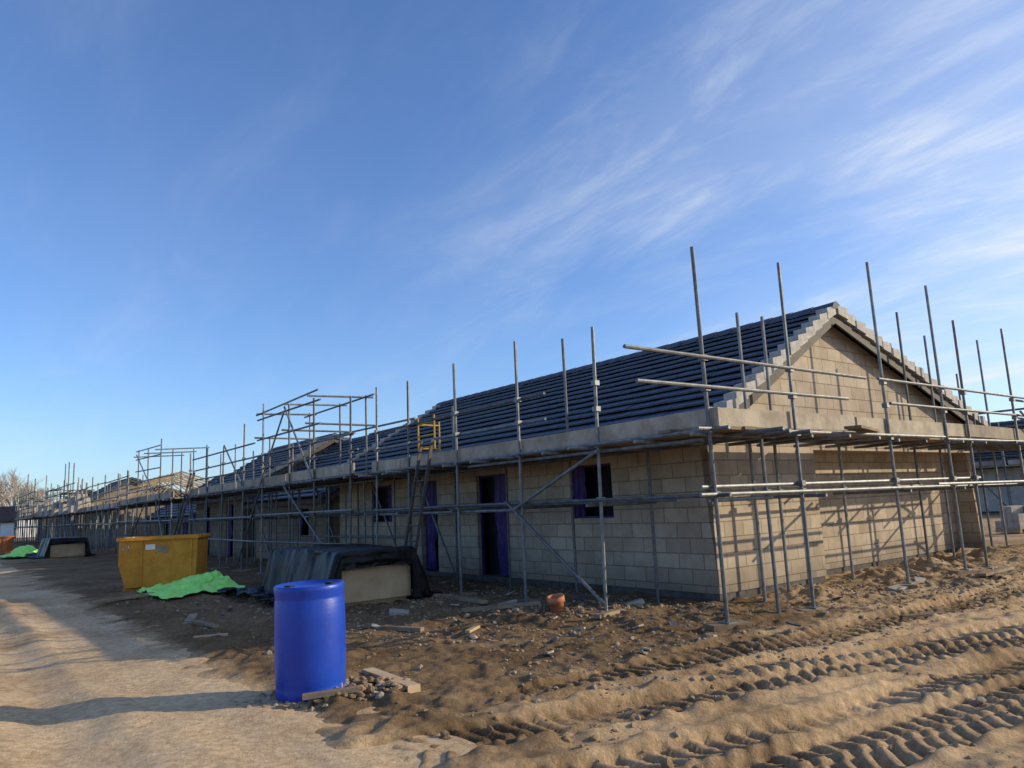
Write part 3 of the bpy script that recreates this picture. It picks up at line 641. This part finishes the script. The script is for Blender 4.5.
# ---------------------------------------------------------------- small things
x,y=.5,10.7
R=root('clay_pipe','short terracotta pipe standing on rubble','clay pipe',(x,y,gh(x,y)-.03),0); R.rotation_euler=(.15,-.12,0)
bm=bmesh.new(); sg=20
pr=[(.09,0),(.10,.16),(.125,.165),(.125,.25),(.105,.25),(.10,.17),(.07,.01)]
rg=[[bm.verts.new((r*math.cos(2*math.pi*i/sg),r*math.sin(2*math.pi*i/sg),z)) for i in range(sg)] for r,z in pr]
for A,B in zip(rg,rg[1:]):
    for i in range(sg): bm.faces.new((A[i],A[(i+1)%sg],B[(i+1)%sg],B[i]))
mk('pipe_body',bm,'terra',R,smooth=True)
def plank(x,y,ang,ln,w=.2,t=.045,mat='board',label='weathered timber plank lying on the soil',name='timber_plank',tilt=0):
    bm=bmesh.new(); box(bm,(-ln/2,-w/2,0),(ln/2,w/2,t)); bmesh.ops.bevel(bm,geom=bm.edges[:],offset=.004,segments=1)
    mk(name,bm,mat,None,(x,y,gh(x,y)+.008),(0,tilt,ang),label=label,cat='plank')['group']='timber offcuts on the ground'
plank(-1.18,6.75,math.radians(122),1.05,.11,.06,'timber',tilt=.03); plank(-1.55,6.22,math.radians(12),.45,.08,.035,tilt=-.06)
plank(-.3,11.2,.4,1.2,.14); plank(-1.5,9.6,-.5,.6,.08); plank(1.1,10.0,.9,.5,.1); plank(4.9,9.4,.2,.6,.1,.03); plank(-4.9,11.3,1.9,1.1,.12); plank(-2.5,9.8,.1,.35,.07,.03,'timber')
plank(-4.3,10.4,2.3,.8,.08,.03); plank(-3.9,9.6,.3,.4,.06,.03,mat='timber'); plank(-7.4,14.2,1.2,1.4,.12); plank(-.6,9.2,1.3,.4,.06,.03,'timber'); plank(-1.0,12.2,2.2,1.5,.1,.05); plank(7.6,12.2,.7,1.3,.12,.04)
rnd=random.Random(5)
ICO=bmesh.new(); bmesh.ops.create_icosphere(ICO,subdivisions=1,radius=1); ICO.verts.ensure_lookup_table()
IV=np.array([v.co[:] for v in ICO.verts]); IFc=np.array([[v.index for v in f.verts] for f in ICO.faces]); ICO.free()
nr=np.random.RandomState(4)
class Heap:
    def __init__(s): s.v=[];s.f=[];s.n=0
    def add(s,p,r,flat=1.):
        V=IV*(1+nr.uniform(-.24,.24,(len(IV),1)))*np.array([nr.uniform(.7,1.3),nr.uniform(.7,1.3),nr.uniform(.4,.9)*flat])*r
        a=nr.uniform(0,6.28); ca,sa=math.cos(a),math.sin(a); b=nr.uniform(-.5,.5); cb_,sb=math.cos(b),math.sin(b)
        X,Y,Z=V[:,0],V[:,1]*cb_-V[:,2]*sb,V[:,1]*sb+V[:,2]*cb_
        s.v.append(np.stack([X*ca-Y*sa+p[0],X*sa+Y*ca+p[1],Z+p[2]],1)); s.f.append(IFc+s.n); s.n+=len(IV)
    def obj(s,name,mat,label):
        me=bpy.data.meshes.new(name); me.from_pydata(np.concatenate(s.v).tolist(),[],np.concatenate(s.f).tolist()); me.materials.append(M[mat])
        o=bpy.data.objects.new(name,me); COL.objects.link(o); o['kind']='stuff'; o['label']=label
hs_,hc,hd=Heap(),Heap(),Heap()
for k in range(34000):
    g=rnd.uniform(-6.4,12); l=rnd.uniform(-7.5,9)
    if g>-.2 and l>-.2: continue
    if g<-6.2: continue
    band=(l>-3)
    if k>9000 and not (band and -4.8<g<10): continue
    x_=C.x+G.x*g+L.x*l; y_=C.y+G.y*g+L.y*l; cl=noise.noise(Vector((x_*.8,y_*.8,20)))
    if cl<(-.4 if band else .12): continue
    fine=k>9000
    r=(.006+.016*rnd.random()**2) if fine else .008+.024*rnd.random()**3+(.035*rnd.random() if (rnd.random()<.05 and band) else 0)
    q=rnd.random(); H=(hc if q<(.4 if band else .95) else (hd if q>.85 and band else hs_))
    H.add((x_,y_,gh(x_,y_)+r*.15),r*(1.2 if H is hc else 1),.4 if H is hd else 1)
for k in range(900):
    a=rnd.uniform(0,6.28); q=rnd.random()**.6
    if k<450: x=BX+.15+math.cos(a)*q*.75; y=BY-.12+math.sin(a)*q*.36
    elif k<700: x=.6+math.cos(a)*q*1.4; y=10.7+math.sin(a)*q*.6
    else: x=5.6+math.cos(a)*q*1.6; y=11.3+math.sin(a)*q*.8
    r=rnd.uniform(.010,.042); (hc if rnd.random()<.6 else hs_).add((x,y,gh(x,y)+r*.3+(.03*(1-q) if k<450 else 0)),r)
hs_.obj('rubble_gravel','stone','scattered stones and broken block rubble on the soil')
hc.obj('soil_clods','clod','loose clods of tan soil over the churned ground')
hd.obj('tile_chips','slate','dark broken tile chips scattered over the soil')
for k in range(60):
    g=rnd.uniform(-5,-.8); l=rnd.uniform(-2.0,8); 
    if k>48: g=rnd.uniform(-1,9); l=rnd.uniform(-3,-.8)
    p=W2(g,l); sx,sy=rnd.uniform(.04,.12),rnd.uniform(.03,.08)
    mtn=rnd.choice(('slate','slate','grey','grey','stone','board')); 
    bm=bmesh.new(); V=[bm.verts.new((sx*math.cos(t)*rnd.uniform(.6,1.1),sy*math.sin(t)*rnd.uniform(.6,1.1),0)) for t in (0,1.1,2.2,3.3,4.3,5.4)]
    f=bm.faces.new(V); ex=bmesh.ops.extrude_face_region(bm,geom=[f]); 
    for e in ex['geom']:
        if isinstance(e,bmesh.types.BMVert): e.co.z+=.018
    o=mk('broken_tile' if mtn=='slate' else 'rubble_fragment',bm,mtn,None,(p.x,p.y,gh(p.x,p.y)+.010),(rnd.uniform(-.35,.35),rnd.uniform(-.35,.35),rnd.uniform(0,6)),label='dark broken roof tile on the soil' if mtn=='slate' else 'flat broken fragment of building rubble on soil',cat='rubble'); o['group']='broken pieces by the scaffold'
for (x,y,a,mt,lb) in ((-1.05,6.42,.4,'terra','broken red brick lying by the drum'),(1.6,11.0,.2,'grey','pale concrete block on the soil'),(-.2,11.5,1.0,'grey','pale concrete block on the soil'),(5.6,11.4,.5,'grey','pale concrete block on the soil'),(6.2,11.9,1.2,'grey','pale concrete block on the soil'),(-1.8,11.2,.3,'grey','pale concrete block on the soil')):
    big=mt=='grey'; s_=(.15,.08,.06) if big else (.08,.04,.04)
    bm=bmesh.new(); box(bm,(-s_[0],-s_[1],0),(s_[0],s_[1],s_[2]*1.2)); bmesh.ops.bevel(bm,geom=bm.edges[:],offset=.012,segments=2)
    for v in bm.verts: v.co+=noise.noise_vector(v.co*9)*.015
    mk('concrete_block' if big else 'brick',bm,mt,None,(x,y,gh(x,y)-.03),(rnd.uniform(-.3,.3),rnd.uniform(-.3,.3),a),label=lb,cat='block' if big else 'brick')['group']='loose blocks and bricks'
R=root('site_container','small orange brown box container beside the road','container',(-29.6,43.5,0),math.radians(20))
bm=bmesh.new(); box(bm,(-1.3,0,.1),(0,1.2,.95))
for k in range(6): box(bm,(-1.25+k*.21,-.03,.15),(-1.15+k*.21,-.002,.9))
mk('container_body',bm,'orange',R)
bm=bmesh.new(); box(bm,(-1.35,-.05,.952),(.05,1.25,1.02)); mk('container_lid',bm,'orange',R)

# ---------------------------------------------------------------- trees, hedge
def tree_meshes(seed):
    rn=random.Random(seed); T=bmesh.new(); K=bmesh.new()
    def br(p,d,ln,r,dep):
        q=p+d*ln; tube(T if dep<3 else K,p,q,r,5 if dep<3 else 3,r*.65)
        if dep>=6: return
        for k in range(3):
            a=Vector((rn.uniform(-1,1),rn.uniform(-1,1),rn.uniform(-.3,.9))); nd=(d*1.0+a*.75).normalized()
            br(p+d*ln*rn.uniform(.55,1),nd,ln*rn.uniform(.6,.85),r*.60,dep+1)
    br(Vector((0,0,-.1)),Vector((0,0,1)),2.2,.18,0)
    res=[]
    for nm,b in (('trunk',T),('crown',K)):
        me=bpy.data.meshes.new(nm); b.to_mesh(me); b.free(); me.materials.append(M['bark']); res.append((nm,me))
    return res
tm=[tree_meshes(3),tree_meshes(8)]
for i,(x_,y_,s_) in enumerate(((-82.6,118,1.3),(-84,125,1.9),(-88.4,135,1.5),(-96,150,1.5),(-95.9,140,2.0),(-88.6,128,1.7),(-95.7,145,1.7))):
    R=root('tree','bare leafless winter tree beyond the site','tree',(x_,y_,-.05),i*1.3,'bare trees on the horizon'); R.scale=(s_,)*3
    for nm,me in tm[i%2]:
        o=bpy.data.objects.new(nm,me); COL.objects.link(o); o.parent=R
bm=bmesh.new()
for k in range(9000):
    a=math.radians(rnd.uniform(-50,50)); d=rnd.uniform(185,200); h=2.2+1.5*noise.noise(Vector((a*25,0,0)))
    p=Vector((math.sin(a)*d,math.cos(a)*d,rnd.uniform(-.3,max(.6,h))))
    q=[bm.verts.new(p+Vector((rnd.uniform(-1,1),rnd.uniform(-1,1),rnd.uniform(-.6,.6)))) for _ in range(3)]; bm.faces.new(q)
mk('hedgerow',bm,'hedge',kind='stuff',label='far brown hedgerow on the horizon')

# ---------------------------------------------------------------- light & sky
EL=math.radians(20); 
sd=Vector((math.cos(EL)*.997,math.cos(EL)*.05,math.sin(EL))).normalized()
sun=bpy.data.lights.new('sun','SUN'); sun.energy=5; sun.angle=math.radians(.5); sun.color=(1,.84,.59)
so=bpy.data.objects.new('sun',sun); COL.objects.link(so); so.rotation_euler=sd.to_track_quat('Z','Y').to_euler(); so.location=(20,0,20)
w=bpy.data.worlds.new('World'); scene.world=w; w.use_nodes=True; nt=w.node_tree; N=nt.nodes; K=nt.links
bg=N['Background']; sky=N.new('ShaderNodeTexSky'); sky.sky_type='NISHITA'; sky.sun_disc=False; sky.sun_elevation=EL; sky.sun_rotation=math.atan2(sd.x,sd.y)
sky.air_density=1.0; sky.dust_density=.6; sky.ozone_density=2.4
tint=N.new('ShaderNodeMix'); tint.data_type='RGBA'; tint.blend_type='MULTIPLY'; tint.inputs[0].default_value=1; tint.inputs[7].default_value=(1.0,1.22,1.62,1); K.new(sky.outputs[0],tint.inputs[6])
tc=N.new('ShaderNodeTexCoord'); sp=N.new('ShaderNodeSeparateXYZ'); K.new(tc.outputs['Generated'],sp.inputs[0])
zz=N.new('ShaderNodeMath'); zz.operation='ADD'; zz.inputs[1].default_value=.2; K.new(sp.outputs[2],zz.inputs[0])
dv=[]
for i in (0,1):
    d=N.new('ShaderNodeMath'); d.operation='DIVIDE'; K.new(sp.outputs[i],d.inputs[0]); K.new(zz.outputs[0],d.inputs[1]); dv.append(d)
cb=N.new('ShaderNodeCombineXYZ'); K.new(dv[0].outputs[0],cb.inputs[0]); K.new(dv[1].outputs[0],cb.inputs[1])
def cloud(rot,sc,loc,scale,p0,p1,dist,det=12,rough=.62):
    m0=N.new('ShaderNodeMapping'); m0.inputs['Rotation'].default_value=(0,0,math.radians(rot)); K.new(cb.outputs[0],m0.inputs['Vector'])
    mp=N.new('ShaderNodeMapping'); mp.inputs['Scale'].default_value=(*sc,1); mp.inputs['Location'].default_value=(*loc,0); K.new(m0.outputs[0],mp.inputs['Vector'])
    n1=N.new('ShaderNodeTexNoise'); n1.inputs['Scale'].default_value=scale; n1.inputs['Detail'].default_value=det; n1.inputs['Roughness'].default_value=rough; n1.inputs['Distortion'].default_value=dist; K.new(mp.outputs[0],n1.inputs['Vector'])
    cr=N.new('ShaderNodeMapRange'); cr.interpolation_type='SMOOTHSTEP'; cr.inputs['From Min'].default_value=p0; cr.inputs['From Max'].default_value=p1; K.new(n1.outputs['Fac'],cr.inputs['Value']); return cr.outputs[0]
def math_(op,a,b):
    m=N.new('ShaderNodeMath'); m.operation=op
    for i,q in enumerate((a,b)):
        if isinstance(q,(int,float)): m.inputs[i].default_value=q
        else: K.new(q,m.inputs[i])
    return m.outputs[0]
veil=cloud(-32,(1.2,.7),(3.1,1.7),1.1,.34,.72,.3,7,.55)
wisp=cloud(-38,(2.3,.8),(1.3,4.2),1.8,.42,.76,.45,14,.64)
def mrange(v,a,b,c,d):
    m=N.new('ShaderNodeMapRange'); m.interpolation_type='SMOOTHSTEP'
    for k_,q in zip(('From Min','From Max','To Min','To Max'),(a,b,c,d)): m.inputs[k_].default_value=q
    K.new(v,m.inputs['Value']); return m.outputs[0]
side=mrange(sp.outputs[0],-.18,.55,.14,1)
cl=math_('ADD',math_('MULTIPLY',veil,.28),math_('MULTIPLY',math_('MULTIPLY',wisp,math_('ADD',veil,.30)),.68))
cl=math_('ADD',math_('MULTIPLY',cl,side),mrange(sp.outputs[0],.1,.75,0,.24)); cl=math_('MINIMUM',cl,.92)
mx=N.new('ShaderNodeMix'); mx.data_type='RGBA'; K.new(cl,mx.inputs[0]); K.new(tint.outputs[2],mx.inputs[6]); mx.inputs[7].default_value=(6.5,7.0,7.6,1)
K.new(mx.outputs[2],bg.inputs['Color']); bg.inputs['Strength'].default_value=.13
scene.view_settings.view_transform='Standard'; scene.view_settings.look='None'; scene.view_settings.exposure=0

# ---------------------------------------------------------------- camera
cam=bpy.data.cameras.new('camera'); co=bpy.data.objects.new('camera',cam); COL.objects.link(co); scene.camera=co
cam.sensor_width=36; cam.lens=26.0; cam.clip_end=6000; cam.clip_start=.05
th=math.radians(9.3); ro=.045
F=Vector((0,math.cos(th),math.sin(th))); Rr=Vector((1,0,0)); U=Vector((0,-math.sin(th),math.cos(th)))
rx=(Rr*math.cos(ro)-U*math.sin(ro)); up=(U*math.cos(ro)+Rr*math.sin(ro))
mt=Matrix((rx,up,-F)).transposed().to_4x4(); mt.translation=Vector((0,0,1.5)); co.matrix_world=mt
